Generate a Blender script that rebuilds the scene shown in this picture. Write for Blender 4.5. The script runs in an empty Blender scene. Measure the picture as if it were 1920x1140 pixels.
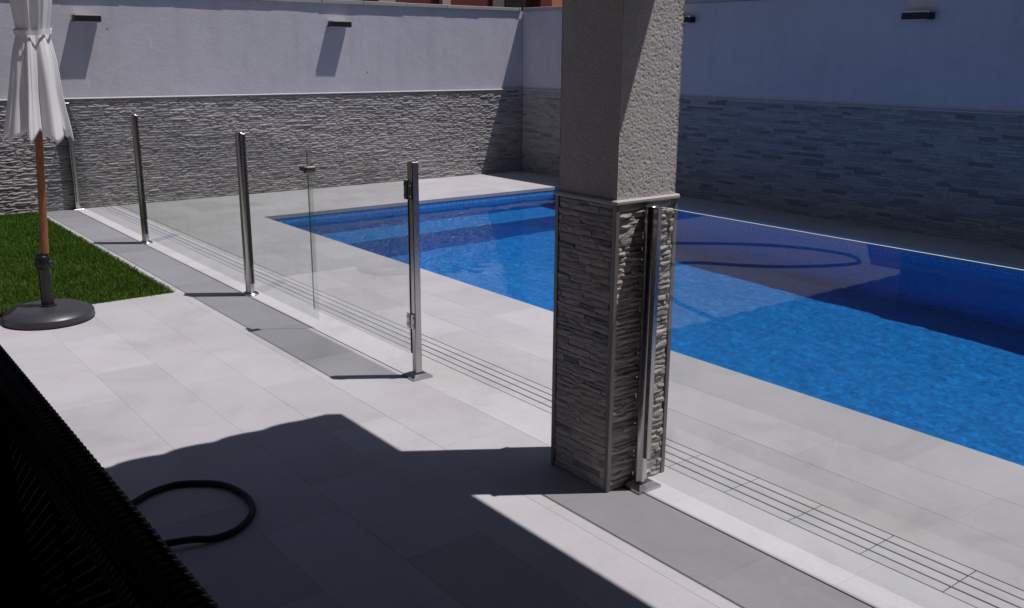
import bpy, math, random
from mathutils import Vector, Matrix, noise
random.seed(7)
S = bpy.context.scene
COL = S.collection

# ------------------------------------------------------------ camera
cd = bpy.data.cameras.new('camera'); cam = bpy.data.objects.new('camera', cd); COL.objects.link(cam)
R_, U_, F_ = Vector((0.791, -0.612, 0.006)), Vector((0.152, 0.205, 0.967)), Vector((0.593, 0.763, -0.255))
F_.normalize(); R_ = (R_ - F_*R_.dot(F_)).normalized(); U_ = R_.cross(F_)
m = Matrix(((R_.x, U_.x, -F_.x, 0), (R_.y, U_.y, -F_.y, 0), (R_.z, U_.z, -F_.z, 1.65), (0, 0, 0, 1)))
cam.matrix_world = m
cd.sensor_width = 36; cd.lens = 33.26; cd.clip_start = .05; cd.clip_end = 1500
S.camera = cam

# ------------------------------------------------------------ light
SUN = Vector((.32, -.215, 1)).normalized()          # towards the sun
elev = math.asin(SUN.z); azim = math.atan2(SUN.x, SUN.y)
w = bpy.data.worlds.new('World'); S.world = w; w.use_nodes = True
wn = w.node_tree.nodes; wl = w.node_tree.links
sky = wn.new('ShaderNodeTexSky'); sky.sky_type = 'NISHITA'; sky.sun_disc = False
sky.sun_elevation = elev; sky.sun_rotation = azim
bg = next(n for n in wn if n.type == 'BACKGROUND')
wl.new(sky.outputs[0], bg.inputs[0]); bg.inputs[1].default_value = .05
sd = bpy.data.lights.new('sun', 'SUN'); so = bpy.data.objects.new('sun', sd); COL.objects.link(so)
sd.energy = 5.0; sd.angle = math.radians(.5); sd.color = (1, .955, .945)
so.rotation_euler = SUN.to_track_quat('Z', 'Y').to_euler()
S.view_settings.view_transform = 'Standard'; S.view_settings.look = 'None'
S.view_settings.exposure = -.36; S.view_settings.gamma = 1
S.view_settings.use_curve_mapping = False
S.cycles.use_denoising = True
S.cycles.max_bounces = 10; S.cycles.diffuse_bounces = 3; S.cycles.transparent_max_bounces = 16
S.cycles.caustics_refractive = True; S.cycles.caustics_reflective = False
S.cycles.sample_clamp_indirect = 4
sd.cycles.is_caustics_light = True

# ------------------------------------------------------------ materials
class N:
    def __init__(s, name, rough=.6, metal=0, col=(.5, .5, .5), spec=.5):
        s.m = bpy.data.materials.new(name); s.m.use_nodes = True
        s.t = s.m.node_tree; s.b = next(n for n in s.t.nodes if n.type == 'BSDF_PRINCIPLED')
        s.b.inputs['Roughness'].default_value = rough; s.b.inputs['Metallic'].default_value = metal
        s.b.inputs['Base Color'].default_value = (*col, 1)
        s.b.inputs['Specular IOR Level'].default_value = spec
    def n(s, typ, **k):
        x = s.t.nodes.new('ShaderNode' + typ)
        for a, v in k.items():
            if a in x.inputs: x.inputs[a].default_value = v
            else: setattr(x, a, v)
        return x
    def l(s, a, b): s.t.links.new(a, b)
    def ramp(s, fac, stops):
        r = s.n('ValToRGB'); e = r.color_ramp.elements
        while len(e) < len(stops): e.new(.5)
        for i, (p, c) in enumerate(stops): e[i].position = p; e[i].color = (*c, 1)
        s.l(fac, r.inputs[0]); return r.outputs[0]
    def noise(s, scale, detail=4, rough=.6, vec=None, dist=0):
        x = s.n('TexNoise'); x.inputs['Scale'].default_value = scale; x.inputs['Detail'].default_value = detail
        x.inputs['Roughness'].default_value = rough; x.inputs['Distortion'].default_value = dist
        if vec is None: vec = s.geo()
        s.l(vec, x.inputs['Vector']); return x.outputs['Fac']
    def geo(s): return s.n('NewGeometry').outputs['Position']
    def mapped(s, scale):
        mp = s.n('Mapping'); s.l(s.geo(), mp.inputs[0]); mp.inputs['Scale'].default_value = scale; return mp.outputs[0]
    def mix(s, fac, a, b, mode='MIX'):
        x = s.n('Mix', data_type='RGBA', blend_type=mode)
        for v, i in ((fac, 0), (a, 6), (b, 7)):
            if isinstance(v, (int, float)): x.inputs[i].default_value = v
            elif isinstance(v, tuple): x.inputs[i].default_value = (*v, 1)
            else: s.l(v, x.inputs[i])
        return x.outputs[2]
    def col(s, o): s.l(o, s.b.inputs['Base Color']); return s
    def bump(s, h, strength=.3, dist=.01):
        x = s.n('Bump'); x.inputs['Strength'].default_value = strength; x.inputs['Distance'].default_value = dist
        s.l(h, x.inputs['Height']); s.l(x.outputs[0], s.b.inputs['Normal']); return s
    def rnd(s): return s.n('ObjectInfo').outputs['Random']

def stone_tile(name, base, var=.06, warm=1.0):
    q = N(name, .62, spec=.3)
    b = base
    c1 = q.ramp(q.rnd(), [(0, tuple(x*(1-var*1.5) for x in b)), (.35, tuple(x*(1-var*.3) for x in b)), (.7, b), (1, tuple(x*(1+var) for x in b))])
    big = q.noise(1.7, 6, .66, dist=1.2)
    c2 = q.mix(1, c1, q.ramp(big, [(.28, (.87, .87, .87)), (.45, (.97, .97, .965)), (.55, (1.0, 1.0, 1.0)), (.75, (1.06, 1.055, 1.04))]), 'MULTIPLY')
    fine = q.noise(38, 5, .7)
    c3 = q.mix(1, c2, q.ramp(fine, [(.3, (.95, .95, .955)), (.6, (1, 1, 1))]), 'MULTIPLY')
    st = q.noise(.9, 6, .65, q.mapped((1, 1, 1)))
    c4 = q.mix(1, c3, q.ramp(st, [(.35, (.92, .91, .89)), (.42, (.97, .965, .95)), (.5, (1, 1, 1)), (.62, (1.02, 1.02, 1.03))]), 'MULTIPLY')
    spots = q.n('TexVoronoi'); spots.inputs['Scale'].default_value = 7; q.l(q.geo(), spots.inputs['Vector'])
    c5 = q.mix(1, c4, q.ramp(spots.outputs['Distance'], [(.012, (.6, .57, .54)), (.03, (1, 1, 1))]), 'MULTIPLY')
    q.col(c5); q.bump(q.noise(120, 4, .7), .12, .003)
    return q.m

M = {}
M['tile'] = stone_tile('limestone_paving', (.465, .452, .475), .07)
M['tile_glass_sun'] = stone_tile('glass_sunlit_paving', (.53, .52, .54), .03)  # paler colour stands for sunlight thrown back off the glass fence
M['grate'] = stone_tile('grating_stone', (.49, .48, .50), .03)
M['coping'] = stone_tile('wall_coping_stone', (.40, .385, .36), .10)
M['grout'] = N('paving_grout', .9, col=(.43, .42, .43)).m
M['slot'] = N('drain_channel_dark', .9, col=(.02, .02, .02)).m
M['shadow_strip'] = N('black_shadow_strip', .5, col=(.015, .015, .017)).m
q = N('garden_soil', .95); q.col(q.ramp(q.noise(3), [(.3, (.05, .035, .02)), (.7, (.09, .07, .045))])); M['soil'] = q.m
q = N('street_ground', .9); q.col(q.ramp(q.noise(.4), [(.3, (.09, .085, .08)), (.7, (.14, .13, .12))])); M['ground'] = q.m

q = N('white_wall_render', .85, spec=.2)
c = q.ramp(q.noise(1.1, 7, .68, dist=.8), [(.3, (.51, .50, .55)), (.5, (.565, .55, .60)), (.7, (.595, .58, .63))])
c = q.mix(1, c, q.ramp(q.noise(9, 5, .7), [(.3, (.95, .95, .95)), (.6, (1, 1, 1))]), 'MULTIPLY')
c = q.mix(1, c, q.ramp(q.noise(5, 4, .6, q.mapped((1, 1, .12))), [(.3, (.93, .93, .925)), (.5, (1, 1, 1)), (.75, (1.02, 1.02, 1.02))]), 'MULTIPLY')
vs = q.n('TexVoronoi'); vs.inputs['Scale'].default_value = 2.3; q.l(q.geo(), vs.inputs['Vector'])
c = q.mix(1, c, q.ramp(vs.outputs['Distance'], [(.018, (.35, .33, .33)), (.03, (1, 1, 1))]), 'MULTIPLY')
q.col(c)
hn = q.n('Math', operation='ADD'); q.l(q.noise(45, 4, .65), hn.inputs[0]); q.l(q.noise(9, 3, .5), hn.inputs[1])
q.bump(hn.outputs[0], .35, .006); M['plaster'] = q.m

q = N('column_rough_render', .9, spec=.2)
c = q.ramp(q.noise(14, 6, .7), [(.3, (.52, .495, .475)), (.7, (.60, .575, .555))]); q.col(c)
q.bump(q.noise(150, 3, .6), .5, .004); M['rough_plaster'] = q.m

def cladding(name, lo, hi, dark):
    q = N(name, .8, spec=.3)
    at = q.n('Attribute'); at.attribute_name = 'shade'
    r = q.n('Math', operation='FRACT'); a2 = q.n('Math', operation='ADD'); q.l(at.outputs['Fac'], a2.inputs[0]); q.l(q.rnd(), a2.inputs[1]); q.l(a2.outputs[0], r.inputs[0])
    c = q.ramp(r.outputs[0], [(0, dark), (.045, dark), (.10, lo), (.85, hi), (1, tuple((x+y)/2*f for x, y, f in zip(lo, hi, (1.04, 1, .9))))])
    c = q.mix(1, c, q.ramp(q.noise(22, 6, .7, q.mapped((1, 1, 3))), [(.3, (.80, .79, .77)), (.65, (1.05, 1.05, 1.05))]), 'MULTIPLY')
    c = q.mix(q.ramp(q.noise(2.5, 3), [(.60, (0, 0, 0)), (.75, (.25, .25, .25))]), c, tuple(x*y for x, y in zip(hi, (1.0, .88, .62))))
    q.col(c); q.bump(q.noise(70, 5, .7, q.mapped((1, 1, 3.5))), .6, .008)
    return q.m
M['stone'] = cladding('split_stone', (.32, .305, .315), (.45, .435, .44), (.24, .23, .24))
M['stone_column'] = cladding('split_stone_column', (.42, .395, .38), (.57, .54, .52), (.29, .275, .265))
M['stone_backing'] = N('stone_mortar', .95, col=(.16, .155, .16)).m
M['trim'] = N('anodised_corner_trim', .5, .3, (.22, .215, .215)).m
q = N('ledge_stone', .6, col=(.45, .44, .43)); q.bump(q.noise(60), .2, .003); M['ledge'] = q.m

q = N('white_ledge_trim', .6, col=(.55, .54, .55)); M['ledge_white'] = q.m
q = N('brushed_stainless_steel', .22, 1, (.47, .46, .455))
q.l(q.ramp(q.noise(30, 3, .6, q.mapped((40, 40, 1))), [(.3, (.14, .14, .14)), (.7, (.32, .32, .32))]), q.b.inputs['Roughness']); M['steel'] = q.m
M['steel_dark'] = N('dark_bronze_metal', .4, .8, (.12, .115, .11)).m
M['rubber'] = N('black_rubber_gasket', .7, 0, (.02, .02, .02)).m
q = N('hose_rubber', .6, 0, (.012, .02, .016), .3); M['hose'] = q.m
q = N('polished_glass_edge', .3, 0, (.06, .075, .075)); q.b.inputs['Alpha'].default_value = .55; M['edge'] = q.m
M['edge_sunlit'] = N('sunlit_glass_edge', .4, 0, (.62, .64, .62)).m  # pale colour stands in for sun catching this polished edge

def glass():
    q = N('clear_tempered_glass'); t = q.t; t.nodes.remove(q.b)
    out = next(n for n in t.nodes if n.type == 'OUTPUT_MATERIAL')
    tr = q.n('BsdfTransparent'); tr.inputs[0].default_value = (.925, .94, .935, 1)
    gl = q.n('BsdfGlossy'); gl.inputs['Roughness'].default_value = 0; gl.inputs['Color'].default_value = (1, 1, 1, 1)
    fr = q.n('Fresnel'); fr.inputs[0].default_value = 1.5
    gm = q.n('NewGeometry')
    inv = q.n('Math', operation='SUBTRACT'); inv.inputs[0].default_value = 1.65; q.l(gm.outputs['Backfacing'], inv.inputs[1])
    # the outer face carries both faces' reflection, the inner one none
    gt = q.n('Math', operation='GREATER_THAN'); q.l(inv.outputs[0], gt.inputs[0]); gt.inputs[1].default_value = 1
    mu = q.n('Math', operation='MULTIPLY'); q.l(fr.outputs[0], mu.inputs[0]); q.l(gt.outputs[0], mu.inputs[1])
    m2 = q.n('Math', operation='MULTIPLY', use_clamp=True); q.l(mu.outputs[0], m2.inputs[0]); m2.inputs[1].default_value = 1.7
    mx = q.n('MixShader'); q.l(m2.outputs[0], mx.inputs[0]); q.l(tr.outputs[0], mx.inputs[1]); q.l(gl.outputs[0], mx.inputs[2])
    df = q.n('BsdfDiffuse'); df.inputs[0].default_value = (.6, .65, .66, 1)
    dm = q.n('MixShader')
    q.l(q.ramp(q.noise(6, 4), [(.4, (.006, .006, .006)), (.75, (.035, .035, .035))]), dm.inputs[0])
    q.l(mx.outputs[0], dm.inputs[1]); q.l(df.outputs[0], dm.inputs[2])
    q.l(dm.outputs[0], out.inputs[0]); return q.m
M['glass'] = glass()

def water():
    q = N('pool_water'); t = q.t; t.nodes.remove(q.b)
    out = next(n for n in t.nodes if n.type == 'OUTPUT_MATERIAL')
    g = q.n('BsdfGlass'); g.inputs['IOR'].default_value = 1.333; g.inputs['Roughness'].default_value = 0
    g.inputs['Color'].default_value = (.93, .98, 1, 1)
    q.l(g.outputs[0], out.inputs[0]); return q.m
M['water'] = water()

def mosaic(name, mortar=.0011):
    q = N(name, .35, spec=.5)
    uv = q.n('UVMap').outputs[0]
    b = q.n('TexBrick'); q.l(uv, b.inputs['Vector']); b.offset = 0
    b.inputs['Scale'].default_value = 1; b.inputs['Brick Width'].default_value = .026; b.inputs['Row Height'].default_value = .026
    b.inputs['Mortar Size'].default_value = mortar; b.inputs['Bias'].default_value = 0
    b.inputs['Color1'].default_value = (.002, .22, .70, 1); b.inputs['Color2'].default_value = (.004, .33, .88, 1)
    b.inputs['Mortar'].default_value = (.05, .26, .62, 1)
    wn_ = q.n('TexWhiteNoise'); sn = q.n('VectorMath', operation='SNAP'); q.l(uv, sn.inputs[0]); sn.inputs[1].default_value = (.026, .026, .026)
    q.l(sn.outputs[0], wn_.inputs[0])
    c = q.mix(1, b.outputs[0], q.ramp(wn_.outputs[0], [(0, (.80, .82, .86)), (.6, (1, 1, 1)), (.93, (1.06, 1.06, 1.03)), (1, (1.2, 1.25, 1.2))]), 'MULTIPLY')
    q.col(c); return q.m
M['mosaic'] = mosaic('blue_glass_mosaic'); M['mosaic_line'] = mosaic('waterline_mosaic', .0026)
for n_ in M['mosaic_line'].node_tree.nodes:
    if n_.type == 'TEX_BRICK': n_.inputs['Mortar'].default_value = (.34, .50, .74, 1)

q = N('umbrella_canvas', .9, spec=.1)
q.col(q.ramp(q.noise(6, 4), [(.3, (.76, .75, .76)), (.7, (.83, .82, .83))])); q.bump(q.noise(400, 2), .15, .001)
M['canvas'] = q.m
q = N('varnished_pole_wood', .35, spec=.5)
q.col(q.ramp(q.noise(12, 5, .6, q.mapped((8, 8, 1))), [(.3, (.20, .065, .022)), (.7, (.33, .12, .045))])); M['wood'] = q.m
q = N('black_base_plastic', .38, spec=.5); q.col(q.ramp(q.noise(60, 3), [(.3, (.035, .035, .04)), (.7, (.05, .05, .057))])); M['black_plastic'] = q.m
q = N('black_rattan', .6, spec=.22); q.col(q.ramp(q.noise(90, 3), [(.3, (.008, .008, .009)), (.7, (.016, .016, .018))])); M['rattan'] = q.m
M['sleeve'] = N('gloss_black_sleeve', .3, 0, (.012, .012, .014)).m
M['cushion'] = N('dark_cushion_fabric', .95, col=(.012, .012, .013), spec=.1).m
M['lamp'] = N('anthracite_lamp_metal', .45, .3, (.018, .018, .022)).m
M['lens'] = N('opal_lamp_lens', .4, 0, (.6, .6, .6)).m
q = N('grass_blades', .6, spec=.25)
q.col(q.mix(1, q.ramp(q.noise(3.5, 4), [(.3, (.045, .130, .008)), (.7, (.10, .20, .018))]), q.ramp(q.noise(160, 2), [(.3, (.6, .6, .5)), (.7, (1.3, 1.25, 1.1))]), 'MULTIPLY'))
M['grass'] = q.m
q = N('maroon_house_render', .85); q.col(q.ramp(q.noise(1.5, 4), [(.3, (.12, .02, .025)), (.7, (.18, .03, .035))])); M['maroon'] = q.m
q = N('orange_house_render', .85); q.col(q.ramp(q.noise(1.5, 4), [(.3, (.50, .19, .10)), (.7, (.58, .23, .13))])); M['orange'] = q.m
M['pinkish'] = N('pale_pink_pilaster', .8, col=(.50, .36, .36)).m
M['darkglass'] = N('dark_window_glass', .08, col=(.01, .012, .015)).m
M['frame'] = N('window_frame_grey', .5, col=(.16, .15, .14)).m
q = N('house_render', .85); q.col(q.ramp(q.noise(2, 4), [(.3, (.33, .31, .29)), (.7, (.38, .36, .34))])); M['house'] = q.m
q = N('soffit_boards', .8); q.col(q.ramp(q.noise(6, 4, .6, q.mapped((1, 8, 1))), [(.3, (.08, .055, .035)), (.7, (.13, .09, .06))])); M['soffit'] = q.m
q = N('clay_roof_tile', .8); q.col(q.ramp(q.noise(7, 4), [(.3, (.30, .12, .07)), (.7, (.42, .19, .11))])); M['clay'] = q.m

# ------------------------------------------------------------ mesh helpers
class MB:
    def __init__(s): s.v = []; s.f = []; s.a = []; s.uv = {}
    def add(s, vs, fs, shade=0.0):
        o = len(s.v); s.v += [tuple(v) for v in vs]
        for f in fs: s.f.append(tuple(i+o for i in f)); s.a.append(shade)
    def box(s, lo, hi, ch=0.0, shade=0.0):
        x0, y0, z0 = lo; x1, y1, z1 = hi
        if ch <= 0:
            v = [(x, y, z) for z in (z0, z1) for y in (y0, y1) for x in (x0, x1)]
            s.add(v, [(0, 2, 3, 1), (4, 5, 7, 6), (0, 1, 5, 4), (2, 6, 7, 3), (0, 4, 6, 2), (1, 3, 7, 5)], shade); return
        # all twelve edges chamfered
        c = ch; v = []; idx = {}
        for ix in (0, 1):
            for iy in (0, 1):
                for iz in (0, 1):
                    X, Y, Z = (x0, x1)[ix], (y0, y1)[iy], (z0, z1)[iz]
                    sx, sy, sz = (1, -1)[ix]*c, (1, -1)[iy]*c, (1, -1)[iz]*c
                    for k, p in enumerate(((X, Y+sy, Z+sz), (X+sx, Y, Z+sz), (X+sx, Y+sy, Z))):
                        idx[ix, iy, iz, k] = len(v); v.append(p)
        I = idx; f = []
        for a in (0, 1):
            f.append([I[a, 0, 0, 0], I[a, 0, 1, 0], I[a, 1, 1, 0], I[a, 1, 0, 0]][::(1, -1)[a]])
            f.append([I[0, a, 0, 1], I[1, a, 0, 1], I[1, a, 1, 1], I[0, a, 1, 1]][::(1, -1)[a]])
            f.append([I[0, 0, a, 2], I[0, 1, a, 2], I[1, 1, a, 2], I[1, 0, a, 2]][::(1, -1)[a]])
        for a in (0, 1):
            for b in (0, 1):
                f.append([I[0, a, b, 1], I[1, a, b, 1], I[1, a, b, 2], I[0, a, b, 2]])
                f.append([I[a, 0, b, 0], I[a, 1, b, 0], I[a, 1, b, 2], I[a, 0, b, 2]])
                f.append([I[a, b, 0, 0], I[a, b, 1, 0], I[a, b, 1, 1], I[a, b, 0, 1]])
                for d in (0, 1): f.append([I[a, b, d, 0], I[a, b, d, 1], I[a, b, d, 2]]) 
        s.add(v, f, shade); s.fix = True
    def lathe(s, prof, n=32, c=(0, 0), axis='z'):
        vs = []; fs = []
        for r, z in prof:
            for k in range(n):
                t = 2*math.pi*k/n; vs.append((c[0]+r*math.cos(t), c[1]+r*math.sin(t), z))
        for i in range(len(prof)-1):
            for k in range(n):
                fs.append((i*n+k, i*n+(k+1) % n, (i+1)*n+(k+1) % n, (i+1)*n+k))
        fs.append(tuple(range(n))[::-1]); fs.append(tuple(range((len(prof)-1)*n, len(prof)*n)))
        s.add(vs, fs)
    def tube(s, pts, r, n=10, caps=True):
        pts = [Vector(p) for p in pts]; vs = []; fs = []
        up = None
        for i, p in enumerate(pts):
            t = (pts[min(i+1, len(pts)-1)] - pts[max(i-1, 0)]).normalized()
            if up is None: up = Vector((0, 0, 1)) if abs(t.z) < .9 else Vector((1, 0, 0))
            a = t.cross(up).normalized(); b = a.cross(t); up = b
            rr = r[i] if isinstance(r, (list, tuple)) else r
            for k in range(n):
                an = 2*math.pi*k/n; vs.append(p + a*rr*math.cos(an) + b*rr*math.sin(an))
        for i in range(len(pts)-1):
            for k in range(n): fs.append((i*n+k, i*n+(k+1) % n, (i+1)*n+(k+1) % n, (i+1)*n+k))
        if caps: fs.append(tuple(range(n))); fs.append(tuple(range((len(pts)-1)*n, len(pts)*n))[::-1])
        s.add(vs, fs)
    def mesh(s, name, mat, smooth=False, sharp=None, recalc=True):
        me = bpy.data.meshes.new(name); me.from_pydata(s.v, [], s.f); me.validate()
        if recalc:
            import bmesh
            b = bmesh.new(); b.from_mesh(me); bmesh.ops.recalc_face_normals(b, faces=b.faces); b.to_mesh(me); b.free()
        if mat: me.materials.append(mat)
        if any(s.a) and len(s.a) == len(me.polygons):
            at = me.attributes.new('shade', 'FLOAT', 'FACE'); at.data.foreach_set('value', s.a)
        if smooth:
            me.polygons.foreach_set('use_smooth', [True]*len(me.polygons))
            if sharp is not None: me.set_sharp_from_angle(angle=math.radians(sharp))
        return me
    def build(s, name, mat, parent=None, smooth=False, sharp=None, loc=None, recalc=True):
        me = s.mesh(name, mat, smooth, sharp, recalc)
        return link(name, me, parent, loc)

def link(name, me, parent=None, loc=None):
    o = bpy.data.objects.new(name, me); COL.objects.link(o)
    if loc is not None: o.location = loc
    if parent is not None:
        o.parent = parent
    return o
def tag(o, label=None, cat=None, group=None, kind=None):
    if label: o['label'] = label
    if cat: o['category'] = cat
    if group: o['group'] = group
    if kind: o['kind'] = kind
    return o
def empty(name, loc=(0, 0, 0), label=None, cat=None, group=None, kind=None):
    o = bpy.data.objects.new(name, None); COL.objects.link(o); o.location = loc
    return tag(o, label, cat, group, kind)
def box(name, lo, hi, mat, parent=None, ch=0.0, off=(0, 0, 0)):
    b = MB(); lo = [a-c for a, c in zip(lo, off)]; hi = [a-c for a, c in zip(hi, off)]
    b.box(lo, hi, ch); return b.build(name, mat, parent)

# ------------------------------------------------------------ dimensions of the place
XF, XJ = 2.515, 2.482          # fence line, painted shadow line of the glass
XP0, XP1, YP0, YP1 = 3.93, 7.945, -1.2, 9.29   # pool
YB, XW = 10.926, 8.654        # cladding faces of the two walls
ZC, ZW = 1.18, 2.235           # top of cladding, top of wall
XL, YL = 2.0985, 6.62         # lawn corner
HP = 1.13                     # post height

# ------------------------------------------------------------ ground
g = MB()
for lo, hi in (((-400, -400), (XP0-.3, 400)), ((XP1+.3, -400), (400, 400)), ((XP0-.3, -400), (XP1+.3, YP0-.3)), ((XP0-.3, YP1+.3), (XP1+.3, 400))):
    g.add([(lo[0], lo[1], -.06), (hi[0], lo[1], -.06), (hi[0], hi[1], -.06), (lo[0], hi[1], -.06)], [(0, 1, 2, 3)])
tag(g.build('ground', M['ground']), kind='structure')

patio = empty('patio', (2, 5, 0), kind='structure')
def P(o_list=None): return patio
poff = patio.location
def ploc(x, y, z): return (x-poff.x, y-poff.y, z-poff.z)
# bedding under the tiles (grout colour), top 3 mm below the tile faces
b = MB(); zb = -.0010
for (x0, y0, x1, y1) in ((-6, -4, 2.7345, YL), (2.9555, -4, XP0-.045, YL), (XL, YL, 2.7345, YB+.02), (2.9555, YL, XP0-.045, YB+.02), (XP0-.045, YP1+.045, XW, YB+.02), (XP1+.045, -4, XW, YP1+.045), (XP0-.02, -4, XP1+.02, YP0-.02)):
    b.box((x0-poff.x, y0-poff.y, -.058), (x1-poff.x, y1-poff.y, zb))
b.build('paving_bed', M['grout'], patio)

_tile_cache = {}
def tile(x0, x1, y0, y1, mat='tile', name='paving_tile', t=.02, gap=.0011, ztop=0.0, ch=.0006):
    w_, h_ = round(x1-x0-gap, 4), round(y1-y0-gap, 4)
    if w_ < .02 or h_ < .02: return
    k = (w_, h_, mat, t)
    if k not in _tile_cache:
        mb = MB(); mb.box((-w_/2, -h_/2, -t), (w_/2, h_/2, 0), ch); _tile_cache[k] = mb.mesh(name, M[mat])
    o = link(name, _tile_cache[k], patio, ploc((x0+x1)/2, (y0+y1)/2, ztop + random.uniform(-.0003, .0003)))
    return o

def row(x0, x1, ya, yb_, ph, mat='tile', L=.72, t=.02):
    k = math.floor((ya-ph)/L)
    y = ph + k*L
    while y < yb_:
        a, c = max(y, ya), min(y+L, yb_)
        if c-a > .03: tile(x0, x1, a, c, mat, t=t)
        y += L
YN = .2
rows = [(3.55, 3.93, 1.90), (3.235, 3.55, 2.215), (2.955, 3.235, 1.737)]
for x0, x1, ph in rows: row(x0, x1+(.004 if x1 > 3.9 else 0), YN, YB if x1 < 3.9 else YP1, ph, t=.04 if x1 > 3.9 else .02)
row(XJ+.003, 2.735, YN, YB, 2.222, 'tile_glass_sun')  # row with the glass-reflected sunlight put into its colour
row(XL, XJ-.003, YN, YB, 1.757)
x1 = XL; k = 0
while x1 > -2.3:
    row(x1-.31, x1, YN, YL, (2.215, 1.757)[k % 2]); x1 -= .31; k += 1
# back deck behind the pool (tiles long side across) and the side coping
ys = [YP1, 9.67, 9.985, 10.30, 10.615, YB]
for i in range(5):
    x = 3.93 - (.36 if i % 2 else 0); x = max(x, 3.55 if i == 0 else 3.235)
    x = 3.93 if i == 0 else 3.55
    if i == 0: x = 3.55
    L = .72; xs = [3.55]; c_ = 3.55 + (.36 if i % 2 else .72)
    while c_ < XW: xs.append(c_); c_ += L
    xs.append(XW)
    for a, c in zip(xs, xs[1:]): tile(a, c, ys[i]-(.004 if i == 0 else 0), ys[i+1], t=.04 if i == 0 else .02)
for x0, x1, ph in ((XP1, XP1+.36, 2.0), (XP1+.36, XW, 1.64)): row(x0-(.004 if x0 == XP1 else 0), x1, YN, YP1-.005, ph, t=.04 if x0 == XP1 else .02)
# remaining coping of the near row between pool end and back deck is part of the first row

# black strips painted as the shadow of the glass bottom edges
for ya, yb_ in ((-4, 2.40), (4.00, YB)):
    b = MB(); b.box((XJ-.003-poff.x, ya-poff.y, -.02), (XJ+.003-poff.x, yb_-poff.y, -.0006)); b.build('glass_shadow_strip', M['shadow_strip'], patio)

# slotted drain: pale stone bars over a dark channel
b = MB(); b.box((2.735-poff.x, -4-poff.y, -.06), (2.955-poff.x, YB-poff.y, -.018)); b.build('drain_channel', M['slot'], patio)
y = 1.275 - .297*3
barw = (2.955-2.735-.002)/4
while y < YB-.02:
    y1 = min(y+.297, YB)
    for i in range(4):
        a = 2.736 + i*barw
        tile(a+.0038, a+barw-.0038, y+.0018, y1-.0018, 'grate', 'grating_bar', t=.018, gap=0.0, ch=.0015)
    y += .297

# ------------------------------------------------------------ pool
basin = empty('pool_basin', (0, 0, 0), kind='structure')
ZB, ZF = -.90, -1.74; YBN = 8.70     # bench depth, floor depth, bench front
def quad_uv(name, quads, mat, parent):
    me = bpy.data.meshes.new(name); vs = []; fs = []; uvs = []
    for pts, uv in quads:
        o = len(vs); vs += pts; fs.append((o, o+1, o+2, o+3)); uvs += uv
    me.from_pydata(vs, [], fs); l = me.uv_layers.new(name='UVMap')
    for i, u in enumerate(uvs): l.data[i].uv = u
    me.materials.append(mat); return link(name, me, parent)
def wall_q(a, b_, z0, z1):
    L = math.hypot(b_[0]-a[0], b_[1]-a[1])
    return ([(a[0], a[1], z0), (b_[0], b_[1], z0), (b_[0], b_[1], z1), (a[0], a[1], z1)], [(0, z0), (L, z0), (L, z1), (0, z1)])
def flr_q(x0, y0, x1, y1, z): return ([(x0, y0, z), (x1, y0, z), (x1, y1, z), (x0, y1, z)], [(x0, y0), (x1, y0), (x1, y1), (x0, y1)])
ZR = -.041; ZL_ = -.22
qs = [flr_q(XP0, YP0, XP1, YBN, ZF), flr_q(XP0, YBN, XP1, YP1, ZB), wall_q((XP1, YBN), (XP0, YBN), ZF, ZB)]
sides = (((XP1, YP1), (XP0, YP1), ZB), ((XP0, YP1), (XP0, YP0), ZF), ((XP1, YP0), (XP1, YP1), ZF), ((XP0, YP0), (XP1, YP0), ZF))
qs += [wall_q(a, c, z, ZL_) for a, c, z in sides]
wb = quad_uv('waterline_band', [wall_q(a, c, ZL_, ZR) for a, c, z in sides], M['mosaic_line'], basin)
wb.cycles.is_caustics_receiver = True
pb = quad_uv('mosaic_lining', qs, M['mosaic'], basin); 
pb.cycles.is_caustics_receiver = True
# stone edge under the coping lip
for nm, lo, hi in (('edge_course', (XP0-.3, YP1+.002, -.058), (XP1+.3, YP1+.3, -.0415)), ('edge_course', (XP0-.3, YP0, -.058), (XP0-.002, YP1, -.0415)), ('edge_course', (XP1+.002, YP0, -.058), (XP1+.3, YP1, -.0415))):
    box(nm, lo, hi, M['coping'], basin)
# thin water sheet with gentle ripples
wm = MB(); nx, ny = 170, 440
for j in range(ny+1):
    for i in range(nx+1):
        x = XP0+.001+(XP1-XP0-.002)*i/nx; y = YP0+.001+(YP1-YP0-.002)*j/ny
        z = .0018*noise.noise((x*3.1, y*2.6, 0)) + .0007*noise.noise((x*7.5, y*6, 5)) + .00035*noise.noise((x*17, y*14, 9))
        wm.v.append((x, y, -.10+z))
for j in range(ny):
    for i in range(nx):
        a = j*(nx+1)+i; wm.f.append((a, a+1, a+nx+2, a+nx+1)); wm.a.append(0)
wo = wm.build('water', M['water'], None, smooth=True, recalc=False); tag(wo, kind='structure')
wo.cycles.is_caustics_caster = True

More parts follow.
